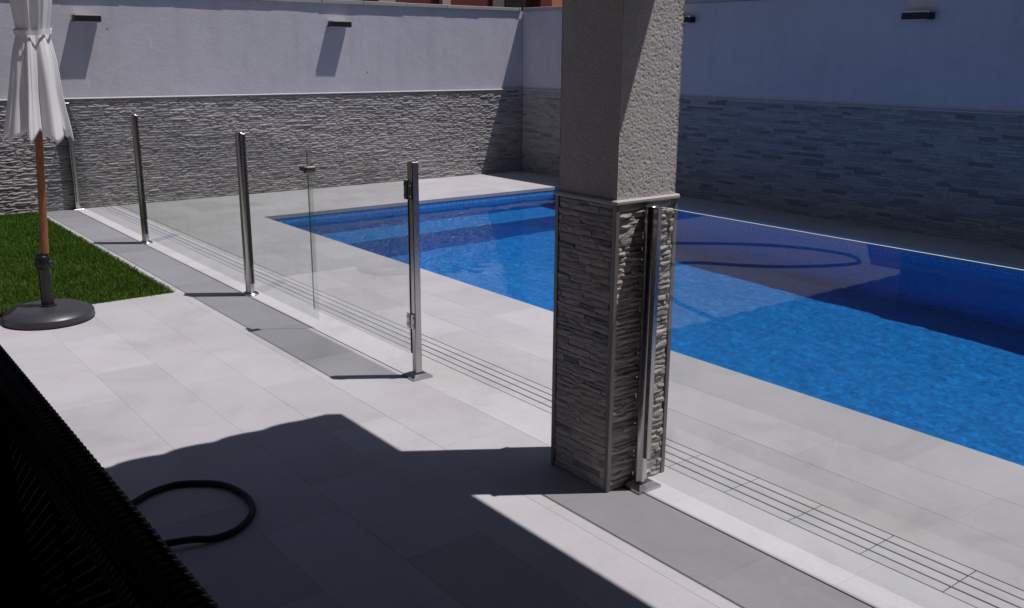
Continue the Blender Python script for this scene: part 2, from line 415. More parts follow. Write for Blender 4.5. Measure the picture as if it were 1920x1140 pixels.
# ------------------------------------------------------------ lawn
lawn_bed = MB(); lawn_bed.box((-4, YL, -.05), (XL, YB, -.012)); tag(lawn_bed.build('lawn_soil', M['soil']), kind='structure')
gm = MB(); rr = random.Random(3)
def blade(x, y, hh, wd):
    a = rr.uniform(0, 6.283); dx, dy = math.cos(a)*wd, math.sin(a)*wd
    lx, ly = rr.gauss(0, .35)*hh, rr.gauss(0, .35)*hh
    z = -.012
    gm.add([(x-dx, y-dy, z), (x+dx, y+dy, z), (x+lx*.4+dx*.6, y+ly*.4+dy*.6, z+hh*.6), (x+lx, y+ly, z+hh), (x+lx*.4-dx*.6, y+ly*.4-dy*.6, z+hh*.6)], [(0, 1, 2, 3, 4)])
for _ in range(95000):
    blade(rr.uniform(.55, XL+.006), rr.uniform(YL-.004, YB-.02), rr.uniform(.02, .042), rr.uniform(.0014, .0026))
for _ in range(14000):
    blade(rr.uniform(-4, .55), rr.uniform(YL, YB-.02), rr.uniform(.022, .04), rr.uniform(.003, .006))
for _ in range(2500):    # ragged rim along the paving
    if rr.random() < .6: blade(XL+rr.uniform(-.012, .014), rr.uniform(YL, YB-.02), rr.uniform(.02, .045), .002)
    else: blade(rr.uniform(.5, XL), YL+rr.uniform(-.016, .012), rr.uniform(.02, .045), .002)
tag(gm.build('lawn', M['grass'], recalc=False), kind='stuff')

# ------------------------------------------------------------ stone cladding
CAMP = Vector((0, 0, 1.65))
def make_stone(o, u, v, n, a, b_, c, d, gx, gz, amp, rg):
    """rough split stone covering [a,b]x[c,d] in the face's own (u, v) plane, standing out along n"""
    vs = []; fs = []; base = rg.uniform(.004, .004+amp*.55)
    ou, ov = rg.uniform(0, 50), rg.uniform(0, 50); tilt = rg.uniform(-.5, .6)*amp
    for j in range(gz+1):
        for i in range(gx+1):
            s_, t_ = i/gx, j/gz
            pu, pv = a+(b_-a)*s_, c+(d-c)*t_
            edge = (i in (0, gx)) or (j in (0, gz))
            h = base + amp*.9*noise.noise((pu*20+ou, pv*75+ov, 0)) + tilt*(t_-.5)
            if edge: h -= amp*.45
            if 0 < j < gz: pv += rg.uniform(-.12, .12)*(d-c)
            if j in (0, gz) and 0 < i < gx: pv += rg.uniform(-.06, .06)*(d-c)
            vs.append(o + u*pu + v*pv + n*max(h, .001))
    W = gx+1
    for j in range(gz):
        for i in range(gx):
            k = j*W+i; fs.append((k, k+1, k+W+1, k+W))
    ring = [i for i in range(W)] + [j*W+gx for j in range(1, gz+1)] + [gz*W+i for i in range(gx-1, -1, -1)] + [j*W for j in range(gz-1, 0, -1)]
    o2 = len(vs)
    for r_ in ring:
        q_ = vs[r_]; dd = (q_-o).dot(n); vs.append(q_ - n*(dd+.004))
    L = len(ring)
    for k in range(L): fs.append((ring[k], o2+k, o2+(k+1) % L, ring[(k+1) % L]))
    return vs, fs

def clad(parent, o, u, v, n, W, Hh, rh, ln, amp, gx, gz, seed, nparts, mass_name='stone_courses', mat='stone'):
    rg = random.Random(seed); o, u, v, n = map(Vector, (o, u, v, n))
    pc = []; z = 0
    while z < Hh-.004:
        h = min(rg.uniform(*rh), Hh-z)
        if Hh-z-h < rh[0]*.5: h = Hh-z
        x = -rg.uniform(0, ln[1])
        while x < W:
            L = rg.uniform(*ln); a, b_ = max(x, 0), min(x+L, W)
            if b_-a > .012: pc.append((a+.0008, b_-.0008, z+.0006, z+h-.0006))
            x += L
        z += h
    if nparts < len(pc):
        def size(p_):
            c_ = o + u*((p_[0]+p_[1])/2) + v*((p_[2]+p_[3])/2)
            vv = cam.matrix_world.inverted() @ c_
            if vv.z > -.1: return -1
            sx, sy = vv.x/-vv.z*.924, vv.y/-vv.z*.924*1.684
            inside = abs(sx) < .5 and abs(sy) < .5
            return ((p_[1]-p_[0])*(p_[3]-p_[2])/(vv.length**2)) if inside else 0
        pc.sort(key=size, reverse=True)
    mass = MB(); po = parent.location
    for i, p_ in enumerate(pc):
        if i < nparts:
            c_ = o + u*((p_[0]+p_[1])/2) + v*((p_[2]+p_[3])/2)
            vs, fs = make_stone(o-c_, u, v, n, *p_, gx, gz, amp, rg)
            mb = MB(); mb.add(vs, fs, rg.random()*.999+.0005)
            mb.build('stone', M[mat], parent, recalc=False, loc=c_-po)
        else:
            vs, fs = make_stone(o-po, u, v, n, *p_, gx, gz, amp, rg); mass.add(vs, fs, rg.random()*.999+.0005)
    if mass.v: tag(mass.build(mass_name, M[mat], parent, recalc=False), kind='stuff')

# ------------------------------------------------------------ boundary walls
def ledge_prism(name, parent, a, b_, n):
    """sloping white strip that closes the top of the stone"""
    a, b_, n = map(Vector, (a, b_, n)); z = Vector((0, 0, 1)); o = parent.location
    prof = [(-.012, ZC-.016), (.018, ZC-.016), (.020, ZC-.014), (.018, ZC-.007), (-.012, ZC-.001)]
    vs = [p_ + n*d - o + z*h for p_ in (a, b_) for d, h in prof]; k = len(prof)
    mb = MB(); mb.add(vs, [(i, (i+1) % k, k+(i+1) % k, k+i) for i in range(k)] + [tuple(range(k)), tuple(range(k, 2*k))])
    mb.build(name, M['ledge_white'], parent)

def plaster_grid(name, parent, o, u, v, W, Hh, n, du, amp, mat):
    """render surface with its own slight waviness"""
    mb = MB(); nu, nv = max(2, int(W/du)), max(2, int(Hh/du)); o, u, v, n = map(Vector, (o, u, v, n))
    for j in range(nv+1):
        for i in range(nu+1):
            a, c_ = W*i/nu, Hh*j/nv
            h = amp*noise.fractal((a*2.3+o.y, c_*2.3+o.x, 3), .7, 2, 3)
            mb.v.append(tuple(o+u*a+v*c_+n*h))
    for j in range(nv):
        for i in range(nu):
            k = j*(nu+1)+i; mb.f.append((k, k+1, k+nu+2, k+nu+1)); mb.a.append(0)
    return mb.build(name, mat, parent, smooth=True, recalc=False)

bw = empty('back_wall', (3, YB, 0), 'long garden wall behind the pool, sunlit white render above a band of split stone', 'wall')
X0 = -6.0
def rel(p, o): return tuple(a-b_ for a, b_ in zip(p, o.location))
b = MB(); b.box(rel((X0, YB+.02, -.05), bw), rel((XW+.3, YB+.25, ZW), bw)); b.build('masonry', M['plaster'], bw)
plaster_grid('render', bw, rel((X0, YB+.017, ZC), bw), (1, 0, 0), (0, 0, 1), XW-X0, ZW-ZC, (0, -1, 0), .10, .0025, M['plaster'])
b = MB(); b.box(rel((X0, YB+.003, -.05), bw), rel((XW, YB+.0195, ZC-.002), bw)); b.build('mortar_backing', M['stone_backing'], bw)
clad(bw, (X0+4.0, YB, 0), (1, 0, 0), (0, 0, 1), (0, -1, 0), XW-X0-4.0-.003, ZC-.016, (.020, .034), (.07, .30), .0125, 5, 3, 11, 300)
ledge_prism('ledge_strip', bw, (X0, YB, 0), (XW-.02, YB, 0), (0, -1, 0))
rg = random.Random(5)
def coping_run(parent, along, fixed0, fixed1, s0, s1, L):
    s_ = s0
    while s_ < s1-.02:
        e = min(s_+L*rg.uniform(.92, 1.04), s1); dz = rg.uniform(-.002, .003); dd = rg.uniform(-.003, .003)
        if along == 'x': lo, hi = (s_+.002, fixed0+dd, ZW+.001+dz*.0), (e-.002, fixed1, ZW+.046+dz)
        else: lo, hi = (fixed0+dd, s_+.002, ZW+.001), (fixed1, e-.002, ZW+.046+dz)
        mb = MB(); c_ = [(a+b2)/2 for a, b2 in zip(lo, hi)]
        mb.box([a-b2 for a, b2 in zip(lo, c_)], [a-b2 for a, b2 in zip(hi, c_)], .004)
        mb.build('coping_slab', M['coping'], parent, loc=[a-b2 for a, b2 in zip(c_, parent.location)])
        s_ = e
coping_run(bw, 'x', YB-.008, YB+.28, X0, XW-.03, .62)

rw = empty('side_wall', (XW, 5, 0), 'garden wall along the far side of the pool, in shade, white render above split stone', 'wall')
Y0 = -3.0
b = MB(); b.box(rel((XW+.02, Y0, -.05), rw), rel((XW+.25, YB+.018, ZW-.002), rw)); b.build('masonry', M['plaster'], rw)
plaster_grid('render', rw, rel((XW+.017, YB+.017, ZC), rw), (0, -1, 0), (0, 0, 1), YB-Y0, ZW-ZC-.003, (-1, 0, 0), .12, .0025, M['plaster'])
b = MB(); b.box(rel((XW+.003, Y0, -.05), rw), rel((XW+.0195, YB, ZC-.002), rw)); b.build('mortar_backing', M['stone_backing'], rw)
clad(rw, (XW, YB-.01, 0), (0, -1, 0), (0, 0, 1), (-1, 0, 0), YB-Y0-.02, ZC-.016, (.024, .038), (.08, .30), .008, 4, 2, 12, 300)
ledge_prism('ledge_strip', rw, (XW, Y0, 0), (XW, YB-.001, 0), (-1, 0, 0))
coping_run(rw, 'y', XW-.012, XW+.28, Y0, YB-.012, .62)

# ------------------------------------------------------------ wall lamps
def lamp(c, rz, label):
    """c: centre of the back plate on the wall; box sticks out 12.5 cm along local -y"""
    r = empty('wall_lamp', c, label, 'wall lamp', 'box lamps high on the garden walls'); r.rotation_euler.z = rz
    w_, h_ = .265, .070
    mb = MB(); mb.box((-w_/2, -.125, -h_/2+.004), (w_/2, -.006, h_/2-.004), .003); mb.build('lamp_body', M['lamp'], r)
    mb = MB(); mb.box((-w_/2+.012, -.118, -h_/2-.005), (w_/2-.012, -.014, -h_/2+.0045), .001); mb.build('lens', M['lens'], r)
    mb = MB(); mb.box((-w_/2+.012, -.118, h_/2-.0045), (w_/2-.012, -.014, h_/2+.004), .001); mb.build('lens', M['lens'], r)
    mb = MB(); mb.box((-w_/2+.03, -.0065, -h_/2+.012), (w_/2-.03, .0, h_/2-.012)); mb.build('mounting_plate', M['lamp'], r)
    return r
lamp((2.80, YB+.014, 1.985), 0, 'black box lamp high on the sunlit wall beside the folded umbrella')
lamp((5.745, YB+.014, 1.995), 0, 'black box lamp on the middle of the sunlit back wall')
lamp((XW+.014, 4.95, 2.018), -math.pi/2, 'black box lamp on the shaded side wall, alone above the pool')
lamp((XW+.014, 7.86, 2.05), -math.pi/2, 'black box lamp on the shaded wall, mostly hidden behind the column')

# ------------------------------------------------------------ column
PX0, PX1, PY0, PY1 = 2.374, 2.682, 2.444, 2.768; ZL = 1.128
pil = empty('porch_column', ((PX0+PX1)/2, (PY0+PY1)/2, 0), 'square porch column with rough render above a stone clad foot', 'column')
ROOFZ = 2.60
b = MB(); b.box(rel((PX0+.006, PY0+.006, -.01), pil), rel((PX1-.006, PY1-.006, ROOFZ), pil)); b.build('core', M['stone_backing'], pil)
def rough_face(o, u, W, n, name='render'):
    mb = MB(); o, u, n = map(Vector, (o, u, n)); Hh = ROOFZ-ZL-.016; step = .0034
    nu, nv = int(W/step), int(Hh/step)
    for j in range(nv+1):
        for i in range(nu+1):
            a, z = W*i/nu, Hh*j/nv
            q_ = Vector((a+o.x*3, z, o.y*3))
            d_ = noise.noise(q_*14)*.0008 + (.5-abs(noise.noise(q_*95+Vector((noise.noise(q_*60)*.8, 0, 0)))))*.0026 - .0010
            d_ += noise.noise(q_*190)*.0012
            if i in (0, nu): d_ = .001
            mb.v.append(tuple(o+u*a+Vector((0, 0, z))+n*(d_)))
    for j in range(nv):
        for i in range(nu):
            k = j*(nu+1)+i; mb.f.append((k, k+1, k+nu+2, k+nu+1)); mb.a.append(0)
    mb.build(name, M['rough_plaster'], pil, smooth=True, recalc=False)
zr = ZL+.016
rough_face(rel((PX0+.002, PY0+.002, zr), pil), (1, 0, 0), PX1-PX0-.004, (0, -1, 0))
rough_face(rel((PX0+.002, PY1-.002, zr), pil), (0, -1, 0), PY1-PY0-.004, (-1, 0, 0))
rough_face(rel((PX1-.002, PY0+.002, zr), pil), (0, 1, 0), PY1-PY0-.004, (1, 0, 0))
rough_face(rel((PX1-.002, PY1-.002, zr), pil), (-1, 0, 0), PX1-PX0-.004, (0, 1, 0))
b = MB(); b.box(rel((PX0-.014, PY0-.014, ZL-.002), pil), rel((PX1+.014, PY1+.014, ZL+.0155), pil), .005); b.build('ledge', M['ledge'], pil)
for x, y in ((PX0, PY0), (PX1, PY0), (PX0, PY1), (PX1, PY1)):
    sx = -1 if x == PX0 else 1; sy = -1 if y == PY0 else 1
    xs = sorted((x+sx*.008, x-sx*.012)); ysr = sorted((y+sy*.008, y-sy*.012))
    mb = MB(); mb.box(rel((xs[0], ysr[0], 0), pil), rel((xs[1], ysr[1], ZL-.003), pil), .0015); mb.build('corner_trim', M['trim'], pil)
tw = .0125
for k, (o, u, W, n, npart) in enumerate((((PX0+tw, PY0, 0), (1, 0, 0), PX1-PX0-2*tw, (0, -1, 0), 150), ((PX0, PY1-tw, 0), (0, -1, 0), PY1-PY0-2*tw, (-1, 0, 0), 150),
                                  ((PX1, PY0+tw, 0), (0, 1, 0), PY1-PY0-2*tw, (1, 0, 0), 0), ((PX1-tw, PY1, 0), (-1, 0, 0), PX1-PX0-2*tw, (0, 1, 0), 0))):
    clad(pil, o, u, (0, 0, 1), n, W, ZL-.004, (.016, .030), (.06, .19), .0085 if k == 0 else .0064, 7, 3, 40+k, npart, mat='stone_column')

# ------------------------------------------------------------ glass fence
def stud(mb, x, y, z, ax, r=.007, h=.004):
    pts = [(x, y, z), (x+ax[0]*h, y+ax[1]*h, z+ax[2]*h)]; mb.tube(pts, r, 10)
def round_post(y, label, base_r=.058, cap=True):
    r = empty('fence_post', (XF, y, 0), label, 'fence post', 'stainless posts of the glass pool fence')
    mb = MB(); mb.lathe([(.030, .012), (.030, HP-.003), (.027, HP)], 28); mb.build('tube', M['steel'], r, smooth=True, sharp=35)
    mb = MB(); mb.lathe([(base_r, 0), (base_r, .008), (base_r-.006, .014), (.036, .022), (.0305, .024)], 36); mb.build('base_cover', M['steel'], r, smooth=True, sharp=30)
    for s_ in (-1, 1):
        mb = MB(); mb.box((-.011, s_*.044-.016, .085), (.011, s_*.044+.016, HP-.006), .001); mb.build('glass_channel', M['steel'], r)
        mb = MB(); mb.box((-.0114, s_*.0605-.0006, .09), (.0114, s_*.0605+.0006, HP-.01)); mb.build('gasket', M['rubber'], r)
    return r
Y1, Y2, Y3, Y4, Y5 = 8.57, 6.245, 4.045, 2.406, .06
round_post(Y1, 'thin stainless post standing beside the lawn, nearest the wall end')
round_post(Y2, 'stainless post between the lawn post and the gate post, on the grey floor strip')
# slim wall post at the far end
r = empty('fence_post', (XF, YB-.035, 0), 'stainless wall post fixed to the stone at the far end of the fence', 'fence post', 'stainless posts of the glass pool fence')
mb = MB(); mb.box((-.024, -.024, .006), (.024, .020, HP), .003); mb.build('tube', M['steel'], r)
mb = MB(); mb.box((-.05, -.05, 0), (.05, .022, .008), .002); mb.build('base_cover', M['steel'], r)
mb = MB(); mb.box((-.011, -.05, .085), (.011, -.0245, HP-.006), .001); mb.build('glass_channel', M['steel'], r)
# square gate post with hinges
def square_base(r, s=.058):
    mb = MB(); mb.v = []
    z = [0, .012, .024]; w_ = [s, s, .034]
    vs = []
    for zz, ww in zip(z, w_): vs += [(-ww, -ww, zz), (ww, -ww, zz), (ww, ww, zz), (-ww, ww, zz)]
    fs = [(3, 2, 1, 0), (8, 9, 10, 11)]
    for i in range(2):
        for k in range(4): fs.append((i*4+k, i*4+(k+1) % 4, (i+1)*4+(k+1) % 4, (i+1)*4+k))
    mb.add(vs, fs); mb.build('base_cover', M['steel'], r)
r = empty('gate_post', (XF, Y3, 0), 'square stainless gate post in the open with two hinges', 'gate post')
mb = MB(); mb.box((-.019, -.019, .02), (.019, .019, HP), .003); mb.build('tube', M['steel'], r); square_base(r)
mb = MB(); mb.box((-.016, .0195, .125), (.016, .036, HP-.002), .002); mb.build('gate_channel', M['steel'], r)
mb = MB(); mb.box((-.0225, .020, .13), (-.0165, .026, .955)); mb.build('gasket', M['rubber'], r)
for z0, z1, mt in ((.94, 1.035, 'steel_dark'), (.265, .345, 'steel')):
    hg = MB(); hg.box((-.028, -.018, z0), (-.0230, .052, z1), .0015); hg = hg.build('hinge', M[mt], r)
    kn = MB(); kn.tube([(-.029, .020, z0+.004), (-.029, .020, z1-.004)], .006, 12); kn.build('hinge_pin', M[mt], hg, smooth=True, sharp=40)
    for zz in (z0+.02, z1-.02):
        for yy in (-.010, .042):
            sb = MB(); stud(sb, -.028, yy, zz, (-1, 0, 0)); sb.build('screw', M['steel'], hg)
# post against the column
r = empty('fence_post', (XF, Y4, 0), 'stainless post standing right against the stone foot of the column', 'fence post', 'stainless posts of the glass pool fence')
mb = MB(); mb.lathe([(.026, .012), (.026, HP-.014), (.024, HP-.012)], 28); mb.build('tube', M['steel'], r, smooth=True, sharp=35); square_base(r, .060)
mb = MB(); mb.box((-.012, -.043, .13), (.012, -.022, HP-.014), .001); mb.build('glass_channel', M['steel'], r)
for zz in ():
    mb = MB(); mb.box((-.014, -.075, zz-.022), (.014, -.0375, zz+.022), .002); mb.build('glass_clamp', M['steel'], r)
round_post(Y5, 'stainless fence post further along the near glass panel')

def panel(name, ya, yb_, z0, z1, label, cat, group=None, xf=XF, top='edge', ends=(0, 0)):
    """pane with polished edges; origin at its foot"""
    yc = (ya+yb_)/2
    r = empty(name, (xf, yc, 0), label, cat, group)
    t = .004; e = .0012
    mb = MB(); mb.box((-t, ya-yc+e, z0), (t, yb_-yc-e, z1-e)); mb.build('pane', M['glass'], r)
    eb = MB(); eb.box((-t, ya-yc+e, z1-e+.0002), (t, yb_-yc-e, z1)); eb.build('polished_edge', M[top], r)
    for k, y in enumerate((ya-yc, yb_-yc-e+.0002)):
        if ends[k]: eb = MB(); eb.box((-t, y, z0), (t, y+e-.0002, z1)); eb.build('polished_edge', M['edge'], r)
    return r
G = 'fixed glass panels of the pool fence'
panel('glass_screen', Y1+.038, YB-.088, .055, 1.10, 'clear glass panel between the stone wall and the first thin post', 'glass panel', G)
panel('glass_screen', Y2+.038, Y1-.038, .055, 1.10, 'clear glass panel between the two thin posts beside the lawn', 'glass panel', G)
panel('glass_screen', 5.18, Y2-.038, .055, 1.10, 'narrow glass panel joining the middle post to the gate leaf', 'glass panel', G, ends=(0, 0))
panel('glass_screen', Y5+.038, Y4-.048, .06, 1.118, 'clear glass panel running from the column towards the viewer beside the slotted drain', 'glass panel', G, top='edge_sunlit')
gt = panel('glass_gate', Y3+.034, 5.195, .125, 1.09, 'frameless glass gate leaf hung on the square post', 'gate', xf=XF-.022, ends=(0, 1))
yc = (Y3+.034+5.195)/2
lk = MB(); lk.tube([(-.030, 5.17-yc, .985), (.030, 5.17-yc, .985)], .024, 20); lk = lk.build('lock', M['steel_dark'], gt, smooth=True, sharp=40)
kb = MB(); kb.box((-.034, 5.195-yc, .975), (-.010, 5.235-yc, .997), .002); kb.build('latch_bolt', M['steel_dark'], lk)
kb = MB(); kb.box((-.040, 5.15-yc, .965), (-.030, 5.165-yc, 1.005), .002); kb.build('latch_knob', M['steel_dark'], lk)

# ------------------------------------------------------------ garden umbrella
UX, UY = 1.235, 6.39
um = empty('garden_umbrella', (UX, UY, 0), 'folded off white garden umbrella on wooden pole beside the lawn', 'umbrella')
ub = empty('umbrella_base', (UX, UY, 0), 'round black plastic umbrella base with upright sleeve on the paving corner', 'umbrella stand')
mb = MB(); mb.lathe([(.255, 0), (.263, .006), (.263, .012), (.268, .018), (.266, .046), (.258, .056), (.205, .082), (.17, .088), (.048, .090)], 64); mb.build('weight', M['black_plastic'], ub, smooth=True, sharp=28)
mb = MB(); mb.lathe([(.262, .0125), (.2695, .0135), (.2695, .0165), (.262, .0175)], 64); mb.build('rim', M['black_plastic'], ub, smooth=True, sharp=28)
mb = MB(); mb.lathe([(.05, .088), (.050, .096), (.037, .100), (.036, .33), (.041, .335), (.047, .345), (.047, .395), (.040, .410), (.036, .415), (.034, .43), (.028, .432)], 36); mb.build('sleeve', M['sleeve'], ub, smooth=True, sharp=28)
kb = MB(); kb.tube([(.03, -.03, .37), (.06, -.06, .37)], .012, 10); kb.build('clamp_knob', M['black_plastic'], ub)
LX, LY = .050, -.046         # lean of the pole per metre, towards the right of the picture
def ax(z): return Vector((LX*(z-.1), LY*(z-.1), z))
mb = MB(); mb.tube([ax(z) for z in (.43, .8, 1.2, 2.0, 2.72)], .0225, 20); mb.build('pole', M['wood'], um, smooth=True, sharp=40)
mb = MB(); mb.tube([ax(2.72), ax(2.74), ax(2.78), ax(2.82)], [.024, .035, .03, .006], 16); mb.build('finial', M['wood'], um, smooth=True, sharp=60)
NA = 220; zs = [2.70, 2.66, 2.55, 2.4, 2.25, 2.1, 1.97, 1.88, 1.82, 1.79, 1.765, 1.74, 1.70, 1.64, 1.56, 1.48, 1.40, 1.33, 1.27, 1.22, 1.18]
Rz = [.03, .055, .09, .12, .135, .130, .118, .105, .096, .091, .089, .092, .104, .120, .137, .150, .161, .174, .186, .197, .204]
rg = random.Random(21); amps = [rg.uniform(.6, 1.15) for _ in range(8)]; phs = [rg.uniform(-.12, .12) for _ in range(8)]
mb = MB(); ns = len(zs)
for j, (z, R0) in enumerate(zip(zs, Rz)):
    for k in range(NA):
        th = 2*math.pi*k/NA; i8 = int(k*8/NA); fr = (k*8/NA) % 1
        pl = abs(math.sin(math.pi*fr))            # 0 on a rib, 1 mid panel
        low = max(0, (1.79-z)/.6)
        fold = amps[i8]*(.13+.17*min(1, low*1.6))
        crease = abs(math.sin(math.pi*(fr*2.0+.23*math.sin(i8*1.7+z*2.2))))**.6     # soft rolls with sharp valleys
        rad = R0*(1.02 - fold*pl**1.2 - .10*(1-crease)*min(1, .35+low*1.3) + .018*math.sin(24*th+z*3))
        twist = .35*max(0, 1.9-z)*(.5+.5*math.sin(i8*2.3)) * pl
        t2 = th + .35 + twist + phs[i8] * math.sin(math.pi*fr)
        zz = z
        if j >= ns-5:     # hem hangs in points
            q_ = (j-(ns-6))/5
            zz = z - q_*.075*(abs(2*fr-1)-.25)*(.5+.6*amps[i8])
        rad += R0*.05*noise.noise((math.cos(th)*2, math.sin(th)*2, z*4))
        c_ = ax(zz); mb.v.append((c_.x+rad*math.cos(t2), c_.y+rad*math.sin(t2), zz))
for j in range(ns-1):
    for k in range(NA): mb.f.append((j*NA+k, (j+1)*NA+k, (j+1)*NA+(k+1) % NA, j*NA+(k+1) % NA)); mb.a.append(0)
cn = mb.build('canopy', M['canvas'], um, smooth=True)
sm = cn.modifiers.new('s', 'SUBSURF'); sm.levels = 1; sm.render_levels = 1
sf = cn.modifiers.new('t', 'SOLIDIFY'); sf.thickness = .0015
sp = MB(); n_ = 60; vs = []
for zz, rr_ in ((1.752, .099), (1.752, .104), (1.778, .104), (1.778, .099)):
    for k in range(n_):
        th = 2*math.pi*k/n_; c_ = ax(zz+.012*math.sin(th+.5)); w_ = rr_*(1+.04*math.sin(8*th))
        vs.append((c_.x+w_*math.cos(th), c_.y+w_*math.sin(th), c_.z))
sp.add(vs, [((i*n_+k), i*n_+(k+1) % n_, ((i+1) % 4)*n_+(k+1) % n_, ((i+1) % 4)*n_+k) for i in range(4) for k in range(n_)])
sp.build('tie_strap', M['canvas'], um, smooth=True, sharp=50)
for k in range(8):
    th = 2*math.pi*k/8+.35; R0 = .05
    a = ax(2.6); e = ax(1.16); rb = MB()
    rb.tube([(a.x+.02*math.cos(th), a.y+.02*math.sin(th), 2.6), (e.x+.085*math.cos(th), e.y+.085*math.sin(th), 1.2)], .006, 8); rb.build('rib', M['wood'], um)

# ------------------------------------------------------------ hose
def catmull(pts, n=10):
    out = []; P_ = [Vector(p_) for p_ in pts]; P_ = [P_[0]*2-P_[1]] + P_ + [P_[-1]*2-P_[-2]]
    for i in range(1, len(P_)-2):
        for k in range(n):
            t = k/n; a, b_, c_, d_ = P_[i-1:i+3]
            out.append(.5*((2*b_) + (c_-a)*t + (2*a-5*b_+4*c_-d_)*t*t + (3*b_-a-3*c_+d_)*t**3))
    out.append(P_[-2]); return out
hp = [(-.2, 6.0), (-.73, 6.1), (-1.27, 5.74), (-1.77, 5.32), (-2.03, 4.94), (-2.10, 4.50), (-1.86, 4.26), (-1.37, 4.46), (-1.05, 4.74), (-.73, 5.1), (-.2, 5.0), (.25, 4.3), (.45, 3.6), (.62, 3.25), (.75, 3.34), (.882, 3.436), (.966, 3.48), (1.05, 3.487), (1.122, 3.451), (1.185, 3.392), (1.218, 3.313), (1.228, 3.208), (1.206, 3.11), (1.159, 3.042), (1.088, 2.991), (1.009, 2.984), (.939, 3.0), (.873, 3.022), (.78, 3.05), (.66, 3.1), (.5, 3.0), (.3, 2.7), (.2, 2.3)]
mb = MB(); mb.tube(catmull([(x, y, .0135+(.012 if 25 < i < 31 else 0)) for i, (x, y) in enumerate(hp)], 8), .0124, 12)
tag(mb.build('garden_hose', M['hose'], smooth=True, sharp=60), 'dark green garden hose lying in a loop on the shaded paving', 'hose')

# ------------------------------------------------------------ wicker sofa
sofa = empty('wicker_sofa', (.05, 2.0, 0), 'black woven rattan sofa in the foreground with its backrest towards the pool', 'sofa')
SX, SZ, SYA, SYB = .334, 1.0, .62, 2.55; so_ = sofa.location
def weave(xa, za, xb, zb, ya, yb_, parent, name, pitch=.0143, stake=.024, w_=.0079, hole=.0):
    """strands running along y, woven over stakes running from (xa,za) to (xb,zb)"""
    mb = MB(); d = Vector((xb-xa, 0, zb-za)); L = d.length; d.normalize(); n = Vector((d.z, 0, -d.x))
    ns_ = int(L/pitch); nk = int((yb_-ya)/stake); rgw = random.Random(9)
    for i in range(ns_+1):
        c0 = Vector((xa, 0, za)) + d*(i*pitch); vs = []; fs = []
        for k in range(nk*2+1):
            y = ya + k*stake/2; off = .0042*math.sin(math.pi*k/2 + (math.pi if i % 2 else 0)) if k % 2 else 0
            ww = w_ + rgw.uniform(-.0007, .0007); j_ = d*rgw.uniform(-.0007, .0007)
            c_ = c0 + n*off + Vector((0, y, 0)) + j_
            for a_, e_ in ((-ww, 0), (0, .0017), (ww, 0), (0, -.0017)): vs.append(c_ + d*a_ + n*e_ - so_)
        for k in range(nk*2):
            for q_ in range(4): fs.append((k*4+q_, k*4+(q_+1) % 4, k*4+4+(q_+1) % 4, k*4+4+q_))
        mb.add(vs, fs)
    for k in range(nk+1):
        y = ya + k*stake + stake/2
        a_, e_ = Vector((xa, y, za))-so_, Vector((xb, y, zb))-so_
        mb.tube([a_, e_], .0022, 4, False)
    return tag(mb.build(name, M['rattan'], parent, smooth=False, recalc=False), kind='stuff')
weave(SX+.06, .06, SX+.005, SZ-.02, SYA, SYB, sofa, 'back_weave')
# rolled top rim: a braid of slanted turns round a core
mb = MB(); mb.tube([Vector((SX-.012, y, SZ-.026))-so_ for y in (SYA, SYB)], .0275, 16); mb.build('rim_core', M['rattan'], sofa, smooth=True, sharp=60)
mb = MB(); y = SYA; kk = 0
while y < SYB:
    for sg in (-1, 1):
        pts = []
        for k in range(11):
            a_ = math.pi*(-.45+1.7*k/10); rr2 = .0275 + .0012*math.cos(math.pi*k + (math.pi if sg > 0 else 0))
            pts.append(Vector((SX-.012+rr2*math.cos(a_), y+sg*.034*(k/10-.5)*2, SZ-.026+rr2*math.sin(a_)))-so_)
        mb.tube(pts, .0055, 5, False)
    y += .0215
tag(mb.build('rim_wrap', M['rattan'], sofa, smooth=True, sharp=70), kind='stuff')
mb = MB(); y = SYA                            # second braid under the rim on the inner face
while y < SYB:
    for s_ in (0, 1):
        a_ = Vector((SX-.035+.004*s_, y, SZ-.062-.03*s_)); e_ = a_ + Vector((.004, .034*(1-2*s_), -.030)); mb.tube([a_-so_, (a_+e_)/2+Vector((-.006, 0, 0))-so_, e_-so_], .006, 6, False)
    y += .017
tag(mb.build('inner_braid', M['rattan'], sofa, smooth=True, sharp=70), kind='stuff')
for (xa, za, xb, zb, nm) in ((-.36, .30, -.36, .06, 'front_weave'),): weave(xa, zb, xb, za, SYA, SYB, sofa, nm)
for nm, y, hh in (('armrest', SYA-.03, .62), ('side_wing', SYB+.03, SZ-.01)):
    box(nm, (-.38, y-.03, .05), (SX+.03, y+.03, hh), M['rattan'], sofa, .015, so_)
box('corner_block', (SX-.02, SYB-.004, .05), (SX+.068, SYB+.056, .66), M['rattan'], sofa, .01, so_)
box('seat_deck', (-.37, SYA, .26), (SX+.062, SYB, .31), M['rattan'], sofa, .01, so_)
for i in range(3):
    ya = SYA+.01+i*(SYB-SYA-.02)/3
    box('seat_cushion', (-.36, ya+.004, .312), (SX-.03, ya+(SYB-SYA-.02)/3-.004, .43), M['cushion'], sofa, .03, so_)
for x in (-.34, SX):
    for y in (SYA, SYB): box('leg', (x-.02, y-.02, 0), (x+.02, y+.02, .055), M['rattan'], sofa, .003, so_)
for y in (SYA+.02, 2.0, SYB-.02):
    mb = MB(); mb.tube([Vector((SX+.058, y, .06))-so_, Vector((SX+.012, y, SZ-.03))-so_], .012, 8); mb.build('back_post', M['rattan'], sofa, smooth=True, sharp=60)

